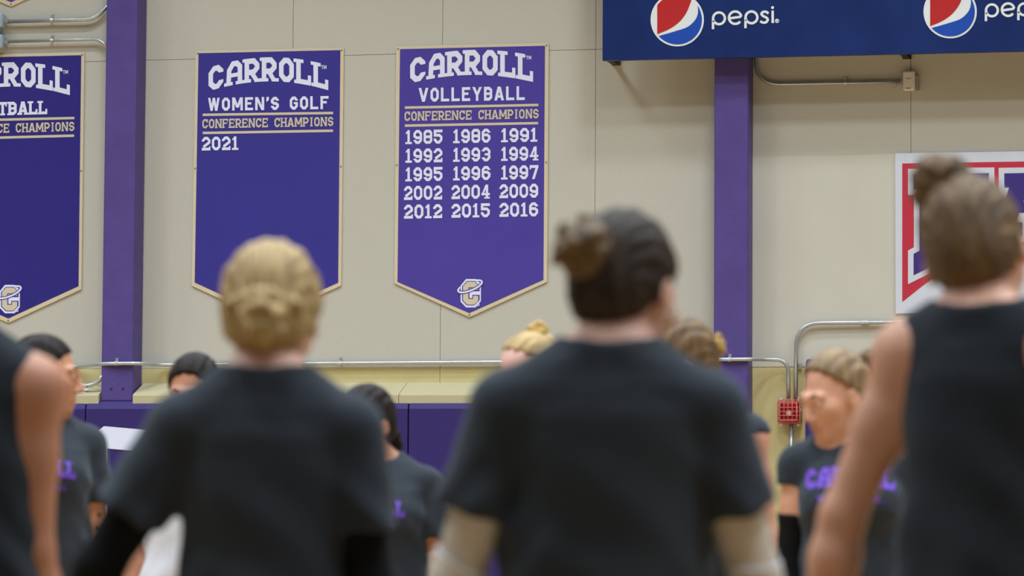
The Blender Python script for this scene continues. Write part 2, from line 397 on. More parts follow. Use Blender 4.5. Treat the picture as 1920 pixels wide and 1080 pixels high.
# ------------------------------------------------------------------ banners
def sub(px, dx, dy): return (px[0]+dx, px[1]+dy)
def banner(O, I, field, label, content):
    """O/I: outer and inner outlines TL TR BR PT BL in photo pixels"""
    mb = MB(); pts = [WP(x, y, .012) for x, y in O]; mb.prism(pts, (0, .0115, 0))
    b = tag(mb.build('championship_banner', M['cream'], bevel=.002), label, 'banner', 'championship banners on the end wall')
    wall_poly('field', [I], M[field], .0135, b)
    for (xa, ya) in ((O[0][0]+4, O[0][1]+4.5), (O[1][0]-4, O[1][1]+4.5), ((O[0][0]+O[4][0])/2+3, (O[0][1]+O[4][1])/2), ((O[1][0]+O[2][0])/2-3, (O[1][1]+O[2][1])/2), (O[3][0], O[3][1]-4.5)):
        s = MB(); p = WP(xa, ya, .012); s.tube([p, p+np.array((0, -.004, 0))], .0055, 8); s.build('screw', M['screw'], b)
    content(b)
    return b
def bar(parent, xa, ya, xb, yb, h=4.6): wall_poly('rule_line', [[(xa, ya), (xb, yb), (xb, yb+h), (xa, ya+h)]], M['gold'], .015, parent)
def emblem(parent, ox, oy, s=1/10.8):
    T = lambda pts: [(ox+x*s, oy+y*s) for x, y in pts]
    e = wall_poly('emblem', [T([(365, 250), (560, 250), (668, 345), (665, 700), (560, 825), (365, 825), (255, 710), (255, 385)])], M['white'], .0145, parent)
    def elip(hw, t0=-.95, t1=math.pi+.75):
        th = R_(22); P = []
        for k in range(41):
            t = t0+(t1-t0)*k/40; a, b_ = 258*math.cos(t), 84*math.sin(t)
            P.append((446+a*math.cos(th)+b_*math.sin(th), 398-a*math.sin(th)+b_*math.cos(th)))
        return [T(q) for q in stroke(P, hw)]
    fm = M['violet']
    wall_poly('emblem_ground', [T([(380, 290), (545, 290), (640, 390), (640, 680), (535, 785), (380, 785), (285, 690), (285, 395)])], fm, .0152, e)
    wall_poly('emblem_letter', [T([(390, 305), (540, 305), (612, 378), (612, 470), (515, 470), (515, 420), (412, 420)]), T([(390, 305), (412, 420), (412, 655), (390, 770), (305, 685), (305, 392)]),
                                T([(412, 655), (508, 655), (508, 590), (612, 590), (612, 690), (535, 770), (390, 770)])], M['gold'], .016, e)
    wall_poly('emblem_counter', [T([(435, 440), (485, 440), (485, 500), (490, 570), (490, 635), (435, 635)]), T([(485, 500), (655, 500), (655, 570), (490, 570)])], M['white'], .0165, e)
    wall_poly('halo_edging', elip(34, .1, math.pi-.1), fm, .0172, e)  # printed purple edging, wider stroke under the white halo
    wall_poly('halo', elip(17), M['white'], .018, e)
    q = [T(f) for f in stroke([(608+22*math.cos(k*.524), 768+22*math.sin(k*.524)) for k in range(12)], 8, True)]
    wall_poly('registered_mark', q, M['white'], .018, e)
def carroll(b, xa, ya, xb, yb, h, arch, hr):
    mbk = MB()
    for f in text2d('CARROLL', t=.225, gap=.12, arch=True):
        mbk.print_poly([WP(xa+(xb-xa)*u, ya+(yb-ya)*u-v*(h+(hr-h)*u)-arch*(1-(2*u-1)**2), .0155) for u, v in f])
    mbk.build('team_name', M['white'], b)
    mk = MB(); x = xb-13; y = yb-hr-1.5
    for f in text2d('TM', t=.2, slab=False, gap=.12): mk.print_poly([WP(x+9.5*u, y+8.5-v*7, .0155) for u, v in f])
    mk.build('trade_mark', M['white'], b)

def c_golf(b):
    carroll(b, 391, 171.2, 615.5, 169, 44, 17.5, 46.5)
    wall_words('sport_name', "WOMEN'S GOLF", 390, 208, 616, 204.5, 24.5, M['white'], .0155, b, t=.22, slab=False, gap=.2)
    bar(b, 380, 213, 624.5, 209.5); bar(b, 380, 247, 624.5, 242.8)
    wall_words('award_word', 'CONFERENCE CHAMPIONS', 379.5, 240.7, 625, 236.3, 17.2, M['gold'], .0155, b, t=.19, gap=.15)
    wall_text('year', '2021', 378.5, 282.3, 447, 281, 25.5, M['white'], .0155, b, t=.2, gap=.13)
    emblem(b, 458, 500)
banner([(366.8, 95.5), (644.8, 89.5), (639.7, 535.5), (498, 600), (359.2, 536)], [(372.2, 99.8), (638.2, 94), (634, 530), (498, 591), (365, 529.5)], 'indigo',
       "women's golf championship banner with the single year 2021 beside the left column", c_golf)
def c_volley(b):
    carroll(b, 769, 156.4, 999.5, 153.6, 45, 14.5, 49)
    wall_text('sport_name', 'VOLLEYBALL', 785, 191, 984, 187.5, 26, M['white'], .0155, b, t=.22, slab=False, gap=.2)
    bar(b, 759, 199.5, 1009.5, 194.5); bar(b, 759, 233.3, 1009, 228.5)
    wall_words('award_word', 'CONFERENCE CHAMPIONS', 758.5, 226.8, 1010, 221.8, 17.6, M['gold'], .0155, b, t=.19, gap=.15)
    rows = (('1985', '1986', '1991'), ('1992', '1993', '1994'), ('1995', '1996', '1997'), ('2002', '2004', '2009'), ('2012', '2015', '2016'))
    for r, (ws) in enumerate(rows):
        y = 270.3+r*34.95
        x_ = ((760, 829.5), (849.5, 919.5), (939.5, 1007.5 if r in (0,) else 1009.5)) if r < 3 else ((757.5, 829), (846.5, 918.5), (936.5, 1009))
        for c, w_ in enumerate(ws):
            wall_text('year', w_, x_[c][0], y-c*1.7, x_[c][1], y-c*1.7-1.2, 26.2, M['white'], .0155, b, t=.2, gap=.13)
    emblem(b, 840, 500)
banner([(742.7, 87.3), (1029, 80.3), (1025.8, 528.5), (880, 595), (739.2, 531.5)], [(750, 92.2), (1021.8, 85.8), (1018.9, 524.6), (880, 587), (745.3, 528.5)], 'violet',
       'volleyball championship banner listing fifteen years in the middle of the wall', c_volley)
def c_foot(b):
    carroll(b, -92, 181, 131, 178.5, 44, 17.5, 47)
    wall_text('sport_name', 'FOOTBALL', -58, 218, 88.5, 214, 25, M['white'], .0155, b, t=.23, gap=.13)
    bar(b, -104, 224.5, 139.5, 219); bar(b, -104, 258.5, 139, 252)
    wall_words('award_word', 'CONFERENCE CHAMPIONS', -105, 252, 139.5, 245.5, 17.2, M['gold'], .0155, b, t=.19, gap=.15)
    emblem(b, -24.5, 511)
banner([(-119, 104.5), (158.3, 98.3), (152.6, 542.5), (15.5, 605.5), (-126, 545.5)], [(-113, 109.5), (152.3, 103.5), (147.2, 536.5), (15.5, 597), (-119.5, 538.5)], 'navy',
       'football championship banner cut by the left photo edge, left of the purple column', c_foot)
banner([(-118, -480), (162, -486), (158, -52), (20.5, 12.3), (-122, -46)], [(-112, -475), (156, -480), (152, -55), (20.5, 4), (-116, -51)], 'violet',
       'banner whose cream lower tip alone shows in the top left corner', lambda b: emblem(b, -20, -80))

# ------------------------------------------------------------------ blue sponsor sign
so = .36
A0 = WP(1129.4, 113.6, so); 
x0, zbm = A0[0], A0[2]; zt2 = WP(1129.4, -180, so)[2]; xe = WP(2420, 50, so)[0]
zbr = WP(1920, 96.0, so); slope = (zbr[2]-zbm)/(zbr[0]-x0)
mb = MB(); 
pts = [(x0, DW-so, zbm), (xe, DW-so, zbm+slope*(xe-x0)), (xe, DW-so, zt2+slope*(xe-x0)), (x0, DW-so, zt2)]
mb.prism(pts, (0, .045, 0))
sign = tag(mb.build('sponsor_sign', M['signblue'], bevel=.003), 'blue hanging sponsor sign with red, white and blue round logos along the top', 'sign')
for px in (1137, 1690, 2200):
    b = MB(); p = WP(px, 110, so)[0]; zz = zbm+slope*(p-x0)
    b.box((p, DW-so/2+.02, zz+.014), (.02, so/2-.022, .005)); b.box((p-.018, DW-so/2+.02, zz+.03), (.003, so/2-.022, .02)); b.box((p, DW-.008, zz+.16), (.03, .008, .15))
    b.build('bracket', M['bracket'], sign)
def arcp(cx, cy, r, a0, a1, n=24): return [(cx+r*math.cos(R_(a0+(a1-a0)*k/n)), cy-r*math.sin(R_(a0+(a1-a0)*k/n))) for k in range(n+1)]
def smooth_curve(P, n=10):
    P = [np.array(p, float) for p in P]; out = []
    for i in range(len(P)-1):
        p0, p1, p2, p3 = P[max(i-1, 0)], P[i], P[i+1], P[min(i+2, len(P)-1)]
        for k in range(n):
            t = k/n; out.append(tuple(.5*((2*p1)+(-p0+p2)*t+(2*p0-5*p1+4*p2-p3)*t*t+(-p0+3*p1-3*p2+p3)*t**3)))
    out.append(tuple(P[-1])); return out
def sponsor(dx, dy):
    cx, cy, r = 1269.8+dx, 36.9+dy, 50.0
    lg = wall_poly('logo', [arcp(cx, cy, r, 0, 360, 72)[:-1]], M['logowhite'], so+.002, sign)
    ri = 46.3; U = lambda x, y: (cx+x*ri, cy-y*ri)
    red = smooth_curve([(-.81, -.585), (-.31, -.37), (.09, -.08), (.36, .27), (.53, .66), (.58, .815)])
    ar = [(math.cos(R_(a)), math.sin(R_(a))) for a in np.linspace(math.degrees(math.atan2(.815, .58)), 360-math.degrees(math.atan2(.585, .81))-180+0, 40)]
    mbr = MB(); ctr = U(-.4, .35); lp = [U(*p) for p in red+ar]
    for i in range(len(lp)): mbr.poly([WP(*ctr, so+.004), WP(*lp[i], so+.004), WP(*lp[(i+1) % len(lp)], so+.004)])
    mbr.build('logo_red_field', M['signred'], lg)
    blue = smooth_curve([(-.75, -.66), (-.09, -.47), (.42, -.29), (.73, .0), (.84, .3), (.82, .57)])
    a0 = math.degrees(math.atan2(.57, .82)); a1 = -(180-math.degrees(math.atan2(.66, .75)))
    ar = [(math.cos(R_(a)), math.sin(R_(a))) for a in np.linspace(a0, a1, 50)]
    n = 50; bl = blue; mbb = MB()
    res = [bl[int(round(k*(len(bl)-1)/n))] for k in range(n+1)]; arr = list(reversed([ar[min(k, 49)] for k in range(50)]))
    arr = [arr[min(int(round(k*49/n)), 49)] for k in range(n+1)]
    for k in range(n): mbb.poly([WP(*U(*res[k]), so+.004), WP(*U(*res[k+1]), so+.004), WP(*U(*arr[k+1]), so+.004), WP(*U(*arr[k]), so+.004)])
    mbb.build('logo_blue_field', M['logoblue'], lg)
    q = []; X = lambda x, y: (1120+dx+x/4.8, dy+y/4.8); h = 2.3
    def st(P, cl=False): q.extend(stroke([X(*p) for p in P], h, cl))
    for bx, by in ((1095, 165), (1387, 156)):
        st(arcp(bx, by, 53, 0, 360, 32)[:-1], True); st([(bx-53, by), (bx-54, by+98)])
    st([(1186, 166), (1296, 150)] + arcp(1241, 159, 56, 8, 322, 30))
    st(smooth_curve([(1540, 122), (1520, 107), (1492, 108), (1477, 126), (1495, 146), (1520, 158), (1534, 178), (1518, 200), (1488, 203), (1466, 190)], 6))
    st([(1578, 95), (1578, 207)]); q.append([X(*p) for p in arcp(1577, 68, 13.5, 0, 360, 16)[:-1]])
    hh = h; 
    q.extend(stroke([X(*p) for p in arcp(1617, 188, 16, 0, 360, 14)[:-1]], .7, True)); q.extend(stroke([X(1611, 197), X(1611, 179), X(1620, 179), X(1620, 188), X(1611, 188)], .6)); q.extend(stroke([X(1614, 188), X(1622, 197)], .6))
    wall_poly('lettering', q, M['logowhite'], so+.003, sign)
sponsor(0, 0); sponsor(511.7, -15.0)

# ------------------------------------------------------------------ white board of the right bay
brd = tag(MB_ := (lambda m: (m.prism([WP(*p, .022) for p in ((1678.3, 287.5), (2420, 276), (2420, 582), (1679.3, 588))], (0, .011, 0)), m.build('wall_sign', M['boardwhite'], bevel=.002))[1])(MB()),
          'white wall sign with red border and purple slab letters behind the top-bun player', 'sign')
redtop = [(1691.7, 306.5), (2407, 295)]
bot = smooth_curve([(1691.7, 566), (1747, 523), (1800, 490), (1850, 473), (1920, 460.5), (2050, 453), (2180, 458), (2250, 469), (2300, 485), (2352, 515), (2407, 556)], 5)
mb = MB()
for (xa, ya), (xb, yb) in zip(bot[:-1], bot[1:]):
    ta = 306.5-(xa-1691.7)*.0161; tb = 306.5-(xb-1691.7)*.0161
    mb.poly([WP(xa, ta, .024), WP(xb, tb, .024), WP(xb, yb, .024), WP(xa, ya, .024)])
mb.build('border', M['boardred'], brd)
Np = [[(1713, 327), (1770, 326), (1822, 400), (1822, 352), (1811, 352), (1811, 325), (1854, 324.5), (1854, 352), (1846, 352), (1846, 455), (1822, 462), (1752, 372), (1752, 455), (1765, 453), (1765, 490), (1713, 516), (1713, 476), (1724, 470), (1724, 355), (1713, 355)]]
Ap = [(1883, 325), (2007, 323), (2007, 351), (1997, 351), (2018, 418), (2030, 418), (2030, 437), (1973, 440), (1973, 416), (1985, 416), (1979, 399), (1911, 399), (1905, 417), (1917, 417), (1917, 443), (1860, 452), (1860, 424), (1869, 422), (1892, 351.5), (1883, 351.5)]
Ip = [(2052, 322), (2120, 321), (2120, 349), (2104, 349), (2104, 412), (2120, 412), (2120, 437), (2052, 437), (2052, 412), (2068, 412), (2068, 349), (2052, 349)]
A2 = [(x+272, y-4+max(0, (x-1950))*.16*(1 if y > 390 else 0)) for x, y in Ap]
def border(P, hw): return stroke(P, hw, True)
for P in (Np[0], Ap, Ip, A2):
    mbw = MB()
    for f in border(P, 10.5): mbw.print_poly([WP(x, y, .026) for x, y in f])
    mbw.print_poly([WP(x, y, .026) for x, y in P]); w_ = mbw.build('letter_outline', M['boardwhite'], brd)
    wall_poly('letter', [P], M['boardblue'], .028, w_)
    if P in (Ap, A2):
        dx = P[0][0]-1883; wall_poly('letter_counter', [[(1919+dx, 379), (1929+dx, 350), (1961+dx, 350), (1971+dx, 379)]], M['boardwhite'], .03, w_)

# ------------------------------------------------------------------ conduits and boxes
PXM = 262.0
def conduit(label, pts, r=.0145, rad=.16, straps=(), couplings=(), grp='metal conduits on the wall'):
    P = fillet([WP(*p) for p in pts], rad); mb = MB(); mb.tube(P, r, 12)
    c = tag(mb.build('conduit', M['steel'], smooth=True), label, 'conduit', grp)
    for (px, py, off, d) in straps:
        s = MB(); p = WP(px, py, off); a = np.array((1, 0, 0)) if d == 'h' else np.array((0, 0, 1.0)); n = np.array((0, 0, 1.0)) if d == 'h' else np.array((1.0, 0, 0))
        s.tube([p-a*.011, p+a*.011], r*1.25, 12); s.box(p+n*(r+.012)*(1 if d == 'h' else 1)+np.array((0, off*.35 if off < .1 else .02, 0)), (.011, .005, .014)); s.build('strap', M['steel'], c, smooth=False)
    for (px, py, off, d) in couplings:
        s = MB(); p = WP(px, py, off); a = np.array((1, 0, 0)) if d == 'h' else np.array((0, 0, 1.0))
        s.tube([p-a*.024, p-a*.004], r*1.35, 12); s.tube([p-a*.004, p+a*.004], r*1.15, 12); s.tube([p+a*.004, p+a*.024], r*1.35, 12); s.build('coupling', M['steel'], c)
    return c
o_ = .03
conduit('upper of two short conduits at top left, bending up into the column', [(14, 40.3, .04), (178, 36.5, .04), (204, 8, .04)], .0155, .13, [(97.5, 37.5, .04, 'h')])
conduit('lower of two short conduits at top left, bending down into the column', [(14, 78, .04), (185, 73.5, .04), (204, 90, .04)], .0125, .13, [(97.5, 75.5, .04, 'h')])
conduit('long silver conduit running across wall and columns to the red alarm', [(118, 691, .03), (150, 687.5, .05), (188, 682, .24), (264, 681.2, .24), (302, 684.4, .03), (600, 681.6, .03), (925, 679.0, .03), (1296, 675.8, .03), (1338, 674.2, .24), (1408, 673.5, .24), (1430, 673.6, .1), (1478, 675, .05), (1478.5, 747, .05)],
        .0145, .17, [(218, 681.4, .24, 'h'), (638, 681.2, .03, 'h'), (1368, 673.9, .24, 'h')])
conduit('silver conduit rising from the red alarm and bending right under the white sign', [(1492, 747, .05), (1493, 606, .035), (1760, 603.5, .03)], .0145, .17, [(1493, 686, .03, 'v')], [(1622, 604.6, .03, 'h')])
conduit('short conduit stub dropping below the red alarm', [(1483.5, 796, .04), (1484, 1010, .04)], .0145)
conduit('short low conduit beside the foot of the left column, above the ledge', [(118, 724.5, .2), (178, 722, .2), (197, 700, .2)], .0145, .1, (), [(158, 723, .2, 'h')])
conduit('conduit under the blue sign leading to the small white box', [(1417, 40, .03), (1418, 158.5, .03), (1688, 153.5, .03)], .0135, .17, [(1585, 155.4, .03, 'h')])
for y, lab in ((39.5, 'upper grey junction box cut by the left photo edge'), (79, 'lower grey junction box cut by the left photo edge')):
    p = WP(-12, y, .045); b = MB(); b.box(p, (.085, .045, .052)); j = tag(b.build('junction_box', M['boxgrey'], bevel=.012), lab, 'junction box', 'junction boxes at the left edge')
    b = MB(); b.box(p+np.array((-.006, -.05, 0)), (.072, .006, .044)); b.build('cover_plate', M['boxgrey'], j, bevel=.006)
    b = MB(); q = WP(12, y+.3, .04); b.tube([q-np.array((.018, 0, 0)), q+np.array((.016, 0, 0))], .021, 6); b.build('connector', M['steel'], j)
# small white network box
p = WP(1704.5, 151.5, .06); b = MB(); b.box(p, (.043, .022, .071)); ap = tag(b.build('access_point', M['apwhite'], bevel=.016), 'small white plastic box on the wall under the blue sign', 'electrical box')
b = MB(); b.box(p+np.array((.022, .036, -.012)), (.042, .014, .055)); b.build('back_plate', M['apgrey'], ap, bevel=.004)
for q, hs in (((-.002, -.023, -.056), (.016, .001, .004)), ((-.004, -.023, .012), (.018, .001, .003))):
    b = MB(); b.box(p+np.array(q), hs); b.build('print', M['apgrey'], ap)
b = MB(); b.tube(smooth_curve([tuple(WP(1694, 158, .05)), tuple(WP(1683, 155, .06)), tuple(WP(1674, 162, .06)), tuple(WP(1675, 166, .05)), tuple(WP(1681, 160, .05)), tuple(WP(1681, 148, .04))], 6), .0022, 6); b.build('loose_wire', M['apgrey'], ap)
# red alarm strobe in its wire guard
p = WP(1480.5, 772, .06); al = tag(empty('alarm_strobe', p), 'red fire alarm strobe in a wire guard on the yellow wall', 'fire alarm')
b = MB(); b.box(p+np.array((0, .02, 0)), (.066, .038, .074)); b.build('housing', M['strobe'], al, bevel=.012)
b = MB(); b.box(p+np.array((0, -.028, 0)), (.042, .012, .054)); b.build('face_plate', M['strobe'], al, bevel=.008)
b = MB(); q = p+np.array((0, -.042, -.012)); b.tube([q, q+np.array((0, -.012, 0))], [.021, .015], 10); b.build('lens', M['lens'], al)
b = MB()
cw, chh, cdp = .082, .085, .075
def rr(c, hx, hz, y, n=5, r=.02):
    P = []
    for sx, sz, a in ((1, 1, 0), (-1, 1, 90), (-1, -1, 180), (1, -1, 270)):
        for k in range(n): an = R_(a+90*k/(n-1)); P.append(c+np.array((sx*(hx-r)+r*math.cos(an), y, sz*(hz-r)+r*math.sin(an))))
    return P+[P[0]]
for y, sc_ in ((-.075, .78), (-.045, .95), (.04, 1.0)): b.tube(rr(p, cw*sc_, chh*sc_, y), .0026, 6)
for k in range(-2, 3):
    x = cw*.36*k; b.tube([p+np.array((x*1.2, .04, chh)), p+np.array((x*1.1, -.045, chh*.95)), p+np.array((x, -.075, chh*.75)), p+np.array((x, -.075, -chh*.75)), p+np.array((x*1.1, -.045, -chh*.95)), p+np.array((x*1.2, .04, -chh))], .0026, 6)
for k in range(-2, 3):
    z = chh*.34*k; b.tube([p+np.array((cw, .04, z*1.2)), p+np.array((cw*.95, -.045, z*1.1)), p+np.array((cw*.75, -.075, z)), p+np.array((-cw*.75, -.075, z)), p+np.array((-cw*.95, -.045, z*1.1)), p+np.array((-cw, .04, z*1.2))], .0026, 6)
b.build('wire_guard', M['cage'], al, smooth=True)
for sx in (-1, 1):
    for sz in (-1, 1):
        b = MB(); q = p+np.array((sx*.06, .03, sz*.093)); b.tube([q, q+np.array((0, -.02, 0))], .009, 8); b.build('clip', M['lens'], al)
# sticker on the ledge
def onledge(px, py):
    d = ray(px, py); n = np.array((0, (zl0-zl1-.02)/-.235, 1.0)); n = np.array((0, -(zl0-(zl1+.02))/.235, 1.0)); p0 = np.array((0, DW, zl0+.001))
    return CAM+d*(np.dot(n, p0-CAM)/np.dot(n, d))
mb = MB(); mb.prism([onledge(*q) for q in ((138, 729), (166, 729), (159, 737), (131, 738))], (0, -.001, .002))
st = tag(mb.build('sticker', M['sticker']), 'small white printed sticker on the ledge by the left column', 'sticker')
for q in ((146, 732.5), (154, 732), (153, 735), (148, 735.2)):
    mb = MB(); c = onledge(*q)+np.array((0, -.002, .003)); mb.box(c, (.008, .001, .005)); mb.build('print', M['ink'], st)

# ------------------------------------------------------------------ people
# a figure is sculpted as a smooth distance field (one continuous surface) and meshed with surface nets
def axis(segs):
    out = []
    for a, b, st in segs:
        n = max(1, int(round((b-a)/st))); out += [a+(b-a)*k/n for k in range(n)]
    return np.array(out+[segs[-1][1]], dtype=np.float32)
class Field:
    def __init__(s, X, Y, Z):
        s.X, s.Y, s.Z = X, Y, Z; s.D = np.full((len(X), len(Y), len(Z)), .25, np.float32)
    def sl(s, lo, hi):
        r = []
        for A, a, b in ((s.X, lo[0], hi[0]), (s.Y, lo[1], hi[1]), (s.Z, lo[2], hi[2])):
            i = max(0, int(np.searchsorted(A, a))-1); j = min(len(A), int(np.searchsorted(A, b))+1); r.append(slice(i, max(i+1, j)))
        return tuple(r)
    def pts(s, q): return np.meshgrid(s.X[q[0]], s.Y[q[1]], s.Z[q[2]], indexing='ij', sparse=True)
    def add(s, fn, lo, hi, k=.02, mode='u'):
        pad = k+.03; lo = np.array(lo)-pad; hi = np.array(hi)+pad; q = s.sl(lo, hi); d = fn(*s.pts(q)); D = s.D[q]
        if mode == 'u':
            h = np.maximum(k-np.abs(D-d), 0)/k if k > 0 else 0; s.D[q] = np.minimum(D, d)-h*h*k*.25
        elif mode == 's':
            h = np.maximum(k-np.abs(D+d), 0)/k if k > 0 else 0; s.D[q] = np.maximum(D, -d)+h*h*k*.25
    def cone(s, a, b, r0, r1, k=.02, mode='u'):
        a = np.array(a, float); b = np.array(b, float); ba = b-a; L = float(np.dot(ba, ba))
        def fn(x, y, z):
            t = np.clip(((x-a[0])*ba[0]+(y-a[1])*ba[1]+(z-a[2])*ba[2])/L, 0, 1)
            return np.sqrt((x-a[0]-ba[0]*t)**2+(y-a[1]-ba[1]*t)**2+(z-a[2]-ba[2]*t)**2)-(r0+(r1-r0)*t)
        r = max(r0, r1); s.add(fn, np.minimum(a, b)-r, np.maximum(a, b)+r, k, mode)
    def chain(s, P, R, k=.02, mode='u'):
        for i in range(len(P)-1): s.cone(P[i], P[i+1], R[i], R[i+1], k, mode)
    def ball(s, c, r, k=.02, mode='u', T=None):
        """ellipsoid; T=(R, origin) works in a turned frame"""
        c = np.array(c, float); r = np.array([r]*3 if np.isscalar(r) else r, float); m = float(r.min())
        def fn(x, y, z):
            if T is not None:
                Rm, o = T; u, v, w = x-o[0], y-o[1], z-o[2]
                x, y, z = Rm[0, 0]*u+Rm[1, 0]*v+Rm[2, 0]*w, Rm[0, 1]*u+Rm[1, 1]*v+Rm[2, 1]*w, Rm[0, 2]*u+Rm[1, 2]*v+Rm[2, 2]*w
            e = np.sqrt(((x-c[0])/r[0])**2+((y-c[1])/r[1])**2+((z-c[2])/r[2])**2)
            g = np.sqrt(((x-c[0])/r[0]**2)**2+((y-c[1])/r[1]**2)**2+((z-c[2])/r[2]**2)**2)+1e-6
            return e*(e-1)/g
        w = c if T is None else T[0] @ c+T[1]; R1 = r if T is None else np.array([r.max()]*3); s.add(fn, w-R1, w+R1, k, mode)
    def loft(s, tab, k=.03, off=0.0, p=2.3):
        tab = np.array(tab, float); zs = tab[:, 0]
        def fn(x, y, z):
            zc = np.clip(z, zs[0], zs[-1]); a = np.interp(zc, zs, tab[:, 1])+off; b = np.interp(zc, zs, tab[:, 2])+off; yc = np.interp(zc, zs, tab[:, 3])
            e = (np.abs(x/a)**p+np.abs((y-yc)/b)**p)**(1/p); d2 = (e-1)*np.minimum(a, b)*(.55+.45*np.minimum(e, 1.0))
            dz = np.abs(z-zc); return np.where(dz > 0, np.sqrt(np.maximum(d2, 0)**2+dz**2)+np.minimum(d2, 0)*0+np.where(d2 < 0, 0, 0), d2)
        am = tab[:, 1].max()+off; s.add(fn, (-am, (tab[:, 3]-tab[:, 2]).min()-off, zs[0]), (am, (tab[:, 3]+tab[:, 2]).max()+off, zs[-1]), k)
    def keep(s, fn):
        """cut away everything where fn > 0"""
        q = (slice(None),)*3; s.D = np.maximum(s.D, fn(*s.pts(q)).astype(np.float32))
    def warp(s, fn):
        q = (slice(None),)*3; s.D = s.D+fn(*s.pts(q)).astype(np.float32)*(np.abs(s.D) < .05)
    def mesh(s):
        D = s.D; nx, ny, nz = D.shape; C = (nx-1, ny-1, nz-1)
        ins = D < 0; cnt = np.zeros(C, np.int8)
        for i in (0, 1):
            for j in (0, 1):
                for k in (0, 1): cnt += ins[i:i+C[0], j:j+C[1], k:k+C[2]]
        act = (cnt > 0) & (cnt < 8); idx = np.argwhere(act); I, J, K = idx.T
        acc = np.zeros((len(idx), 3)); n = np.zeros(len(idx)); G = (s.X, s.Y, s.Z)
        cor = [(i, j, k) for i in (0, 1) for j in (0, 1) for k in (0, 1)]
        for a in cor:
            for b in cor:
                if sum(abs(a[t]-b[t]) for t in range(3)) != 1 or a > b: continue
                da = D[I+a[0], J+a[1], K+a[2]]; db = D[I+b[0], J+b[1], K+b[2]]; m = (da < 0) != (db < 0)
                t = np.where(m, da/np.where(m, da-db, 1), 0)
                pa = np.stack([G[0][I+a[0]], G[1][J+a[1]], G[2][K+a[2]]], 1); pb = np.stack([G[0][I+b[0]], G[1][J+b[1]], G[2][K+b[2]]], 1)
                acc += np.where(m[:, None], pa+(pb-pa)*t[:, None], 0); n += m
        V = acc/n[:, None]; vid = np.full(C, -1, np.int64); vid[I, J, K] = np.arange(len(idx)); F = []
        for ax in range(3):
            a0 = [slice(1, -1)]*3; a1 = [slice(1, -1)]*3; a0[ax] = slice(0, -1); a1[ax] = slice(1, None)
            A = ins[tuple(a0)]; B = ins[tuple(a1)]; e = np.argwhere(A != B)
            if not len(e): continue
            sgn = A[tuple(e.T)]; o = e.copy()
            for t in range(3):
                if t != ax: o[:, t] += 1
            u, v = (ax+1) % 3, (ax+2) % 3
            def vv(du, dv): c = o.copy(); c[:, u] += du; c[:, v] += dv; return vid[c[:, 0], c[:, 1], c[:, 2]]
            q = np.stack([vv(-1, -1), vv(0, -1), vv(0, 0), vv(-1, 0)], 1); q[~sgn] = q[~sgn][:, ::-1]; F.append(q)
        F = np.concatenate(F); F = F[(F >= 0).all(1)]
        # one light relaxation
        S = np.zeros_like(V); c = np.zeros(len(V))
        for a in range(4):
            b = (a+1) % 4; np.add.at(S, F[:, a], V[F[:, b]]); np.add.at(S, F[:, b], V[F[:, a]]); np.add.at(c, F[:, a], 1); np.add.at(c, F[:, b], 1)
        V = np.where(c[:, None] > 0, V*.5+.5*S/np.maximum(c, 1)[:, None], V); return V, F
def mesh_obj(name, V, F, mats, parent=None, mi=None):
    me = bpy.data.meshes.new(name); me.vertices.add(len(V)); me.vertices.foreach_set('co', np.asarray(V, np.float32).ravel())
    me.loops.add(len(F)*4); me.loops.foreach_set('vertex_index', np.asarray(F, np.int32).ravel())
    me.polygons.add(len(F)); me.polygons.foreach_set('loop_start', np.arange(len(F), dtype=np.int32)*4); me.polygons.foreach_set('loop_total', np.full(len(F), 4, np.int32))
    for m in (mats if isinstance(mats, (list, tuple)) else [mats]): me.materials.append(m)
    if mi is not None: me.polygons.foreach_set('material_index', np.asarray(mi, np.int32))
    me.polygons.foreach_set('use_smooth', np.ones(len(F), bool)); me.update(calc_edges=True); me.validate()
    o = ob(name, me)
    if parent: o.parent = parent
    return o

TORSO = [(.80, .11, .07, -.01), (.85, .158, .10, -.012), (.92, .176, .113, -.018), (1.02, .148, .098, -.004), (1.10, .132, .092, .0), (1.20, .143, .102, .008), (1.29, .158, .115, .016), (1.36, .162, .104, .004), (1.41, .138, .082, -.008), (1.445, .088, .062, -.014), (1.465, .05, .05, -.018)]
TEE = [(.80, .190, .130, -.008), (.92, .190, .130, -.008), (1.04, .176, .122, .0), (1.15, .170, .122, .005), (1.29, .174, .128, .012), (1.36, .174, .115, .002), (1.41, .150, .092, -.01), (1.45, .094, .072, -.016), (1.47, .060, .060, -.02)]
def rot(pitch, yaw, roll):
    return np.array(Matrix.Rotation(yaw, 3, 'Z') @ Matrix.Rotation(roll, 3, 'Y') @ Matrix.Rotation(-pitch, 3, 'X'))
def unit(v): v = np.array(v, float); return v/np.linalg.norm(v)

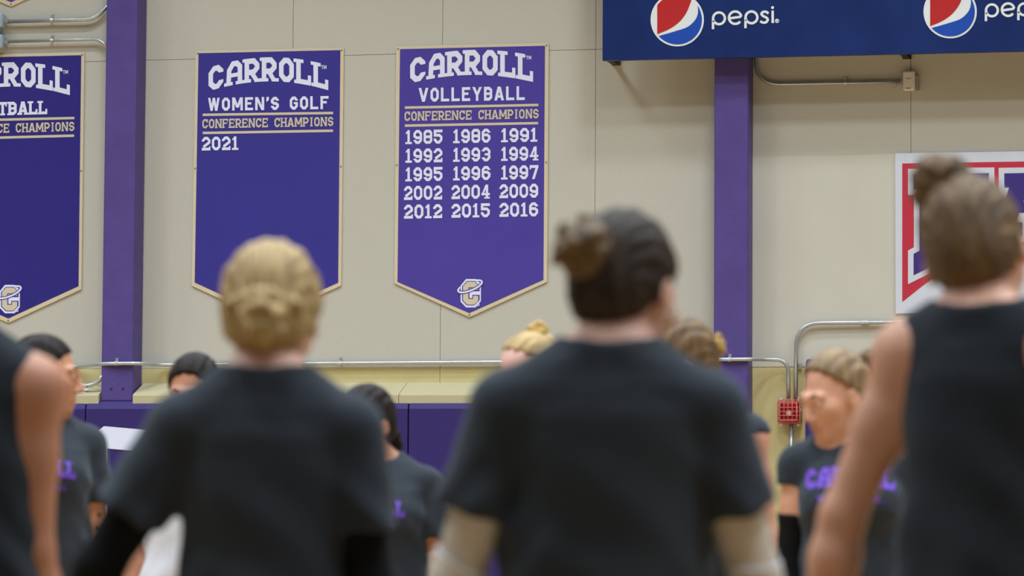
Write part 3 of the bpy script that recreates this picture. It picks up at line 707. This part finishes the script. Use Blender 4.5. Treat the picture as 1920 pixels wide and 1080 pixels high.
def hair_cap(F, th, seed=0):
    """hair drawn back over the skull, in the head's own frame"""
    F.ball((0, -.018, .028), (.075+th, .097+th, .092+th), k=.01); F.ball((0, -.055, -.03), (.060+th*.8, .052+th, .065), k=.03)
def person(label, px, scale, H, va, head=(10, 0, 0), arms=None, top='tee', skin_m=None, hair_m=None, hair='bun', bun=None, th=.010, wf=1.0, shirt_m='shirt', sleeves=(None, None), brow='brow_d', chest=None, py=640, hl=.006, lean=0.0, tie=True, tattoo=None, sz=0.0, earring=False, hem_t=.62, sleeve_from=.6, stripes=0):
    k = H/1.72; depth = FPX/scale; g = DP(px, py, depth)
    HR = rot(R_(head[0]), R_(head[1]), R_(head[2])); HP = np.array((0, -.012, 1.47)); HO = HP+HR @ np.array((0, .028, .116))
    toW = lambda p: HR @ np.array(p, float)+HO
    arms = arms or {}
    A = {}
    for sd, sg in (('L', -1), ('R', 1)):
        d1, d2 = arms.get(sd, ((.16, .0, -1), (.06, .12, -1))); fx = lambda d: unit((d[0]*sg, d[1], d[2]))
        S = np.array((sg*(.160 if top != 'tank' else .150)*wf, -.012, 1.372+sz)); E = S+fx(d1)*.285; Wr = E+fx(d2)*.245; A[sd] = (S, E, Wr, fx(d1), fx(d2), sg)
    hx = [A['L'][2][0], A['R'][2][0]]; xm = max(.32, abs(hx[0])+.16, abs(hx[1])+.16, abs(A['L'][1][0])+.09, abs(A['R'][1][0])+.09)
    ymx = max(.24, A['L'][2][1]+.16, A['R'][2][1]+.16, HO[1]+.17); ymn = min(-.20, HO[1]-.16, A['L'][1][1]-.08, A['R'][1][1]-.08)
    zh = min(A['L'][2][2], A['R'][2][2])-.19; zH = max(A['L'][2][2], A['R'][2][2])+.05
    X = axis([(-xm, -.12, .007), (-.12, .12, .0055), (.12, xm, .007)])
    Y = axis([(ymn, ymx, .0065)])
    zs = sorted([(-.02, .03), ]); Z = axis([(-.03, zh, .012), (zh, zH, .007), (zH, 1.40, .009), (1.40, 1.82, .0055)] if zh > 0 and zH < 1.35 else [(-.03, .5, .012), (.5, 1.40, .0085), (1.40, 1.82, .0055)])
    f = Field(X, Y, Z)
    T_ = [(z, a*(wf if z > 1.05 else 1), b, yc) for z, a, b, yc in TORSO]
    f.loft(T_, k=.03)
    for sg in (-1, 1):                                            # legs and feet
        f.cone((sg*.088, -.012, .88), (sg*.092, .012, .49), .088, .054, .04); f.cone((sg*.092, .008, .49), (sg*.094, -.022, .32), .051, .053, .02); f.cone((sg*.094, -.022, .34), (sg*.094, -.03, .08), .052, .034, .02)
        f.cone((sg*.094, -.045, .035), (sg*.105, .12, .03), .034, .03, .02)
        f.cone((sg*.075, .085, 1.27), (sg*.072, .09, 1.265), .052, .05, .05); f.cone((sg*.08, -.075, .91), (sg*.07, -.07, .89), .075, .07, .05)
        f.cone((sg*.035, -.03, 1.468), (sg*.145*wf, -.012, 1.382+sz), .036, .042, .045)    # trapezius
    for sd in 'LR':
        S, E, Wr, d1, d2, sg = A[sd]
        f.ball(S, (.056, .056, .056), .035); f.cone(S, S+(E-S)*.45, .051, .045, .035); f.cone(S+(E-S)*.4, E, .045, .036, .02)
        f.cone(E, E+(Wr-E)*.3, .037, .041, .02); f.cone(E+(Wr-E)*.28, Wr, .041, .0255, .02)
        # hand: palm, five fingers with knuckle bends, thumb from the side of the palm
        fw = d2; side = unit(np.cross(fw, (0, 1, 0)) if abs(fw[1]) < .8 else np.cross(fw, (0, 0, 1))); inw = unit(np.cross(side, fw)); inw = inw*(1 if inw[1] > 0 else 1)
        pal = unit(np.array((-sg, .25, 0.0))); pal = unit(pal-fw*np.dot(pal, fw)); acr = np.cross(fw, pal); acr = acr*np.sign(acr[1] if abs(acr[1]) > .1 else 1)
        pc = Wr+fw*.05
        for t in (-.024, -.008, .008, .024): f.cone(Wr+fw*.012+acr*t*.7, Wr+fw*.088+acr*t, .016, .0125, .014)
        for n_, (t, L_) in enumerate(((.030, .070), (.010, .080), (-.010, .074), (-.029, .058))):
            b0 = Wr+fw*.088+acr*t; b1 = b0+unit(fw+pal*.25)*L_*.45; b2 = b1+unit(fw+pal*.75)*L_*.32; b3 = b2+unit(fw*.7+pal)*L_*.25
            f.chain([b0, b1, b2, b3], [.0095, .009, .0085, .0078], .004)
        t0 = Wr+fw*.03+acr*.026+pal*.006; t1 = t0+unit(fw*.7+acr*.6+pal*.4)*.04; t2 = t1+unit(fw+acr*.15+pal*.35)*.032
        f.chain([t0, t1, t2], [.013, .011, .009], .008)
    # neck and head
    f.cone((0, -.022, 1.43), toW((0, -.028, -.05)), .053, .050, .03)
    T = (HR, HO)
    f.ball((0, -.018, .028), (.074, .096, .091), .012, T=T); f.ball((0, .028, -.045), (.057, .066, .074), .045, T=T); f.ball((0, .066, -.098), (.024, .02, .018), .03, T=T)
    for sg in (-1, 1):
        f.ball((sg*.043, .06, -.022), (.022, .022, .02), .03, T=T)
        f.ball((sg*.031, .099, .004), (.016, .014, .011), .014, 's', T=T)
        f.ball((sg*.031, .080, .003), (.0125, .0125, .0125), .004, T=T)
        f.ball((sg*.078, -.006, -.012), (.010, .019, .031), .010, T=T); f.ball((sg*.088, .0, -.008), (.006, .009, .016), .006, 's', T=T)
        f.cone(toW((sg*.046, .080, .022)), toW((sg*.008, .090, .019)), .007, .008, .02)
        f.ball((sg*.011, .099, -.041), (.009, .009, .007), .008, T=T)
    f.cone(toW((0, .090, .008)), toW((0, .112, -.034)), .008, .0105, .014)
    f.cone(toW((-.018, .090, -.066)), toW((.018, .090, -.066)), .006, .006, .008); f.cone(toW((-.014, .089, -.077)), toW((.014, .089, -.077)), .0065, .0065, .006)
    V, Fc = f.mesh()
    cen = V[Fc].mean(1); q = (cen-HO) @ HR
    lip = (np.abs(q[:, 0]) < .024) & (q[:, 1] > .083) & (q[:, 2] < -.0605+.0) & (q[:, 2] > -.084) & (np.abs(q[:, 0]) < .024-np.abs(q[:, 2]+.071)*.6)
    body = mesh_obj('person', V*k, Fc, [skin_m, M['lip']], None, lip.astype(int))
    body.location = (g[0], g[1], 0); body.rotation_euler = (0, 0, R_(va)+YAW)
    tag(body, label, 'person')
    L2 = lambda pts: np.array([toW(p) for p in pts])*k
    # eyes, brows
    for sg in (-1, 1):
        F2 = Field(axis([(-.02, .02, .0022)]), axis([(-.02, .02, .0022)]), axis([(-.02, .02, .0022)])); F2.ball((0, 0, 0), .0122, 0.0)
        v, fc = F2.mesh(); iris = (v[fc].mean(1)[:, 1] > .0105); e = mesh_obj('eye', (((v*np.array((1, 1, .62))+np.array((sg*.031, .0822, .003))) @ HR.T)+HO)*k, fc, [M['eyewhite'], M['iris']], body, iris.astype(int))
        b = MB(); b.tube([toW(p)*k for p in ((sg*.014, .0965, .0235), (sg*.03, .093, .029), (sg*.047, .079, .025))], [.0022, .0034, .0016], 8); b.build('eyebrow', M[brow], None, smooth=True).parent = body
    # hair
    hg = lambda: Field(axis([(-.135, .135, .0045)]), axis([(-.2, .13, .0045)]), axis([(-.21, .225, .0045)]))
    h = hg(); hair_cap(h, th)
    def cut(x, y, z):
        front = .78*y-.62*z-hl-.02*np.clip((np.abs(x)-.04)/.04, 0, 1)*0
        nape = -(-.62*y+.72*z)-.012-.006
        return np.maximum(front, nape)
    h.keep(cut)
    h.warp(lambda x, y, z: .0016*np.sin(np.arctan2(x, z+.13+y*.4)*46+np.sin(z*60)*.6+y*14)+.001*np.sin(x*170+y*60+z*40))
    v, fc = h.mesh(); mesh_obj('hair', ((v @ HR.T)+HO)*k, fc, hair_m, body)
    if bun:
        c, r, kind = np.array(bun[0], float), bun[1], bun[2]; h = Field(axis([(c[0]-r*2.6, c[0]+r*2.6, .004)]), axis([(c[1]-r*2.6, c[1]+r*2.6, .004)]), axis([(c[2]-r*(4.2 if kind == 'tail' else 2.6), c[2]+r*2.6, .004)]))
        rnd = random.Random(int(abs(px))+7)
        if kind == 'tail':
            P = [c, c+np.array((0, -.018, -.015)), c+np.array((0, -.024, -.05)), c+np.array((.004, -.02, -.09)), c+np.array((.006, -.012, -.125))] if c[2] < -.02 else [c, c+np.array((0, -.035, .004)), c+np.array((0, -.058, -.03)), c+np.array((.004, -.060, -.08)), c+np.array((.008, -.05, -.13))]
            for j in range(5):
                o = np.array((rnd.uniform(-.012, .012), rnd.uniform(-.01, .01), 0)); h.chain([p+o*(i > 0) for i, p in enumerate(P)], [.012, .02, .021, .018, .008], .006)
        else:
            n0 = unit(c-np.array((0, -.01, .02)))
            h.ball(c, r*.78, .0)
            for j in range(4 if kind == 'low' else 7):
                ax = unit((rnd.uniform(-1, 1), rnd.uniform(-1, 1), rnd.uniform(-1, 1))); u = unit(np.cross(ax, (.3, .2, .9))); w = np.cross(ax, u); rad = r*rnd.uniform(.6, .85); a0 = rnd.uniform(0, 6.3)
                P = [c+ax*rnd.uniform(-.1, .1)*r+(math.cos(a0+t*.55)*u+math.sin(a0+t*.55)*w)*rad for t in range(9)]
                h.chain(P, [r*.12+r*.2*math.sin(math.pi*(t+.6)/9.2) for t in range(9)], .005)
            if kind == 'low':       # rolled band across the top of a low bun
                P = [c+np.array((x*r*1.25, -r*.25+abs(x)*r*.5, r*(.78-.12*x*x))) for x in np.linspace(-1, 1, 9)]; h.chain(P, [r*(.30+.14*math.cos(x*1.5)) for x in np.linspace(-1, 1, 9)], .006)
            if kind == 'loose':
                for j in range(9):
                    d = unit((rnd.uniform(-1, 1), rnd.uniform(-1, .6), rnd.uniform(-.6, 1))); P = [c+d*r*.6, c+d*r*.98+np.array((0, 0, .006)), c+d*r*1.1+np.array((rnd.uniform(-.02, .02), 0, -.012))]; h.chain(P, [r*.26, r*.2, r*.08], .008)
        h.warp(lambda x, y, z: .0012*np.sin(x*210+z*150)+.0012*np.sin(y*190-z*120))
        v, fc = h.mesh(); mesh_obj('ponytail' if kind == 'tail' else 'hair_bun', ((v @ HR.T)+HO)*k, fc, bun[3] if len(bun) > 3 else hair_m, body)
        if tie:
            b = MB(); a = c+(np.array((0, .008, 0)) if kind == 'tail' else unit(np.array((0, -.02, .02))-c)*r*.75); n = unit(c-np.array((0, -.02, .02))) if kind != 'tail' else np.array((0, -1.0, .1)); u = unit(np.cross(n, (1, 0, .2))); w = np.cross(n, u); rr_ = (.017 if kind == 'tail' else r*.62)
            b.tube([toW(a+(u*math.cos(t*.4488)+w*math.sin(t*.4488))*rr_)*k for t in range(15)], .0055, 8, cap=False); b.build('hair_tie', M['tie'], None, smooth=True).parent = body
    # shirt
    xs_ = max(.3, max(abs(A[s_][1][0]) for s_ in 'LR')+.09)
    sh = Field(axis([(-xs_, xs_, .008)]), axis([(-.24, .24, .008)]), axis([(.76, 1.5, .008)]))
    TT = [(z, a*(wf if z > 1.0 else .5+.5*wf), b, yc) for z, a, b, yc in TEE]
    if top != 'tee': TT = [(z, a-.006, b-.006, yc) for z, a, b, yc in TT]
    sh.loft(TT, k=.03)
    for sg in (-1, 1):
        sh.cone((sg*.035, -.03, 1.471), (sg*.145*wf, -.012, 1.386+sz), .043, .052, .045); sh.cone((sg*.075, .09, 1.27), (sg*.072, .095, 1.265), .058, .056, .05)
    for sd in 'LR':
        S, E, Wr, d1, d2, sg = A[sd]
        if top == 'tank': continue
        tt = hem_t if top == 'tee' or hem_t < .4 else .2
        hem = S+(E-S)*tt; rr2 = .072 if top == 'tee' else .062
        fs = Field(sh.X, sh.Y, sh.Z); fs.ball(S, .064, .0); fs.cone(S, S+(E-S)*1.1, .064, rr2+.006, .02)
        nx_ = unit(d1+np.array((0, 0, 0)))
        fs.keep(lambda x, y, z, hem=hem, d1=nx_: (x-hem[0])*d1[0]+(y-hem[1])*d1[1]+(z-hem[2])*d1[2])
        kk = .016; hh = np.maximum(kk-np.abs(sh.D-fs.D), 0)/kk; sh.D = np.minimum(sh.D, fs.D)-hh*hh*kk*.25
    sh.warp(lambda x, y, z: .0055*np.sin(x*30+z*7+np.sin(y*18+z*11)*1.3+px)*np.clip((1.36-z)/.25, 0, 1)+.003*np.sin(np.abs(x)*70+z*62+px)*np.clip((np.abs(x)-.08)/.08, 0, 1)*np.clip((1.33-z)/.1, 0, 1)+.0022*np.sin(z*44+x*26+y*18+px)*np.clip((1.42-z)/.2, 0, 1))
    if top == 'tank': sh.keep(lambda x, y, z: np.abs(x)-(.156*wf+.0*z+np.clip((1.30-z)/.12, 0, 1)*.09)+0*y)
    sh.keep(lambda x, y, z: .815-z+0*x+0*y)
    NC = np.array((0, -.02, 1.478)); 
    q_ = (slice(None),)*3; x_, y_, z_ = sh.pts(q_); g_ = .068-np.sqrt((x_*.92)**2+((y_+.012)*.95)**2+(np.minimum(z_-1.484+.22*(y_+.02), 0)*2.6)**2)
    h_ = np.maximum(.016-np.abs(sh.D-g_), 0)/.016; sh.D = (np.maximum(sh.D, g_)+h_*h_*.016*.25).astype(np.float32)
    v, fc = sh.mesh(); so_ = mesh_obj('shirt' if top == 'tee' else 'sleeveless_shirt', v*k, fc, M[shirt_m], body)
    bv = BVHTree.FromPolygons([Vector(p) for p in v], fc.tolist())
    if chest:
        txt, half, zc, hgt = chest
        bm = bmesh.new()
        for ln, (s_, z0, hh_, hw) in enumerate(((txt, zc, hgt, half), ('VOLLEYBALL', zc-hgt*.62, hgt*.34, half*.72))):
            for q_ in text2d(s_, t=.26, gap=.1, slab=(ln == 0), arch=(ln == 0)):
                vs = [bm.verts.new((-(u-.5)*2*hw, .4, z0+w_*hh_+(.012*(1-(2*u-1)**2) if ln == 0 else 0))) for u, w_ in q_]
                try: bm.faces.new(vs)
                except ValueError: pass
        bmesh.ops.subdivide_edges(bm, edges=bm.edges, cuts=2, use_grid_fill=True)
        for i, vt in enumerate(bm.verts):
            hit = bv.ray_cast(Vector((vt.co.x, .4, vt.co.z)), Vector((0, -1, 0)))
            vt.co.y = (hit[0].y if hit[0] else .1)+.0022; vt.co *= k
        me = bpy.data.meshes.new('chest_print'); bm.to_mesh(me); bm.free(); me.materials.append(M['print']); ob('chest_print', me, so_)
    # arm sleeves
    for sd, sm in zip('LR', sleeves):
        if not sm: continue
        S, E, Wr, d1, d2, sg = A[sd]; a0 = S+(E-S)*sleeve_from; P = [S, E, E+(Wr-E)*.3, Wr]
        lo = np.minimum(np.minimum(S, E), Wr)-.07; hi = np.maximum(np.maximum(S, E), Wr)+.07; fs = Field(*[axis([(lo[i], hi[i], .0065)]) for i in range(3)])
        fs.cone(S, S+(E-S)*.45, .056, .0505, .0); fs.cone(S+(E-S)*.4, E, .0505, .0415, .02); fs.cone(E, E+(Wr-E)*.3, .042, .046, .02); fs.cone(E+(Wr-E)*.28, Wr, .046, .030, .02)
        fs.keep(lambda x, y, z: -((x-a0[0])*d1[0]+(y-a0[1])*d1[1]+(z-a0[2])*d1[2]))
        fs.keep(lambda x, y, z: np.where((x-E[0])*d2[0]+(y-E[1])*d2[1]+(z-E[2])*d2[2] > 0, (x-Wr[0])*d2[0]+(y-Wr[1])*d2[1]+(z-Wr[2])*d2[2], -.05))
        v, fc = fs.mesh(); so2 = mesh_obj('arm_sleeve', v*k, fc, M[sm], body)
        if stripes:
            b = MB(); c0 = E-d1*.025; u = unit(np.cross(d1, (0, 1, 0))); w = np.cross(d1, u)
            b.tube([(c0+d1*.012*math.sin(t*.4488+1)+(u*math.cos(t*.4488)+w*math.sin(t*.4488))*.0445)*k for t in range(15)], .004, 6, cap=False); b.build('sleeve_band', M['whitesleeve'], None, smooth=True).parent = so2
    # shorts and shoes
    fs = Field(axis([(-.24, .24, .01)]), axis([(-.2, .2, .01)]), axis([(.6, 1.02, .01)]))
    fs.loft([(.80, .15, .10, -.01)]+[(z, a+.008, b+.008, yc) for z, a, b, yc in TORSO[1:4]], k=.03)
    for sg in (-1, 1): fs.cone((sg*.088, -.012, .88), (sg*.096, .0, .60), .102, .088, .03); fs.cone((sg*.08, -.075, .91), (sg*.07, -.07, .89), .085, .08, .05)
    fs.keep(lambda x, y, z: np.maximum(.66-z, z-1.0)+0*x+0*y); v, fc = fs.mesh(); mesh_obj('shorts', v*k, fc, M['shorts'], body)
    for sg in (-1, 1):
        fs = Field(axis([(sg*.10-.07, sg*.10+.07, .007)]), axis([(-.12, .2, .007)]), axis([(-.02, .14, .007)]))
        fs.cone((sg*.094, -.05, .045), (sg*.106, .13, .035), .043, .038, .02); fs.cone((sg*.094, -.035, .05), (sg*.094, -.035, .105), .045, .046, .03); fs.keep(lambda x, y, z: np.maximum(.002-z, z-.11)+0*x+0*y)
        v, fc = fs.mesh(); shoe = mesh_obj('shoe', v*k, fc, M['shoe'], body)
    if earring:
        b = MB(); e0 = toW((.084, .0, -.044)); b.tube([(e0+HR @ np.array((d_, 0, 0)))*k for d_ in (-.004, 0, .003, .005)], [.002*k, .005*k, .004*k, .001*k], 8); b.build('earring', M['lens'], None, smooth=True).parent = body
    if tattoo:
        sd, spots = tattoo; S, E, Wr, d1, d2, sg = A[sd]
        for t, a_, rs in spots:
            p = S+(E-S)*t; n = unit(np.array((math.cos(a_)*sg, math.sin(a_), 0))); p = p+n*(.0395)
            b = MB(); u = unit(np.cross(n, (0, 0, 1))); w = np.cross(u, n); b.prism([(p-n*.006+(u*math.cos(j*.7854)+w*math.sin(j*.7854))*rs)*k for j in range(8)], n*.0075*k); b.build('tattoo', M['tattoo'], None).parent = body
    return body

SK1 = skin('skin_fair', (208, 158, 134)); SK2 = skin('skin_tan', (206, 150, 120)); SK3 = skin('skin_olive', (190, 132, 100)); SK5 = skin('skin_brown', (176, 120, 90)); SK4 = skin('skin_pink', (224, 176, 160))
HB = hairm('hair_blonde', (196, 166, 112), (136, 106, 62)); HD = hairm('hair_dark', (62, 46, 34), (30, 22, 17), .2); HBR = hairm('hair_brown', (120, 91, 56), (76, 57, 36)); HDB = hairm('hair_dark_blond', (144, 116, 80), (106, 82, 54)); HBK = hairm('hair_black', (44, 34, 30), (22, 17, 15), .12)
HG = hairm('hair_golden', (206, 168, 90), (128, 92, 40))
person('person with dark messy bun, charcoal tee and pale arm sleeves, back turned', 1140, 1130, 1.75, 0, head=(18, -28, 0), arms={'L': ((.30, .05, -1), (.02, .25, -1)), 'R': ((.30, .05, -1), (.05, .25, -1))},
       skin_m=SK1, hair_m=HD, bun=((-.02, -.122, .022), .046, 'loose', HBR), sleeves=('palesleeve', 'palesleeve'), stripes=1, sleeve_from=.5, earring=True)
person('person with blonde low rolled bun, charcoal tee and black arm sleeves, back turned', 500, 1070, 1.712, 0, head=(17, -4, 0), arms={'L': ((.6, .0, -1), (.2, .35, -1)), 'R': ((.16, .0, -1), (.0, .3, -1))},
       skin_m=SK1, hair_m=HB, th=.016, wf=.89, bun=((.0, -.112, -.045), .046, 'low'), sleeves=('sleeve', 'sleeve'), tie=False, sleeve_from=.5)
person('tall person with brown top bun, black sleeveless shirt and bare left arm, back turned', 1850, 1080, 1.845, -30, head=(17, 14, -12), arms={'L': ((.40, -.14, -1), (.2, .0, -1)), 'R': ((.2, .0, -1), (.05, .2, -1))},
       top='tank', wf=.85, sz=.03, skin_m=SK2, hair_m=HBR, bun=((-.03, -.05, .114), .055, 'bun'), shirt_m='shirt2')
person('person in black sleeveless shirt at left photo edge, only bare arm and shoulder showing', -95, 1000, 1.815, 0, head=(8, 0, -16), arms={'L': ((.1, 0, -1), (0, .2, -1)), 'R': ((.02, .02, -1), (.12, .2, -1))},
       top='tank', skin_m=SK5, hair_m=HBR, bun=((0, -.11, .03), .04, 'bun'), shirt_m='shirt2')
person('person with short dark hair in profile facing right, charcoal tee, left of the column', 66, 600, 1.79, -160, head=(4, 68, 0), arms={'L': ((.12, .0, -1), (.0, .3, -1)), 'R': ((.12, .0, -1), (.0, .3, -1))},
       skin_m=SK3, hair_m=HBK, th=.006, chest=('CARROLL', .095, 1.27, .05), tattoo=('L', ((.72, 1.3, .006), (.86, 1.6, .006))))
person('person with near-black hair mostly hidden behind the blonde player, white shirt', 372, 560, 1.77, 165, head=(12, 0, 0), arms={'R': ((.16, .05, -1), (.0, .3, -1)), 'L': ((.12, .0, -1), (.0, .3, -1))},
       skin_m=SK3, hair_m=HBK, bun=((0, -.12, .0), .03, 'tail'), shirt_m='whiteshirt', hem_t=.75)
person('short person with dark low ponytail facing left, purple chest print, beside the blonde player', 706, 600, 1.64, 182, head=(14, -40, 0), arms={'L': ((.2, .1, -1), (-.1, .45, -1)), 'R': ((.1, .0, -1), (.0, .3, -1))},
       skin_m=SK3, hair_m=HBK, bun=((0, -.11, -.05), .03, 'tail'), chest=('CARROLL', .095, 1.27, .05), sleeves=('palesleeve', None), sleeve_from=.75)
person('person with bowed head and golden top bun, mostly hidden behind the dark-haired player', 1040, 600, 1.835, 120, head=(32, -5, 0), hl=-.042, skin_m=SK4, hair_m=HB, th=.005, bun=((0, -.075, .095), .033, 'loose', HG))
person('person with brown hair in a bun facing left, behind the dark-haired player', 1300, 640, 1.82, 150, head=(14, -45, 0), arms={'L': ((.2, .0, -1), (.05, .2, -1))},
       top='cap', hem_t=.0, skin_m=SK2, hair_m=HBR, bun=((0, -.115, .02), .032, 'loose', HG))
person('person with dark blond ponytail looking down left, purple chest print, beside the red alarm', 1597, 665, 1.71, 172, head=(18, -50, 0), hl=-.014, arms={'L': ((.1, .0, -1), (.0, .25, -1)), 'R': ((.1, .0, -1), (.0, .25, -1))},
       top='cap', wf=.9, skin_m=SK2, hair_m=HDB, bun=((0, -.112, .068), .03, 'tail', HBR), brow='brow_l', chest=('CARROLL', .125, 1.305, .055), sleeves=('sleeve', 'sleeve'), sleeve_from=.48)
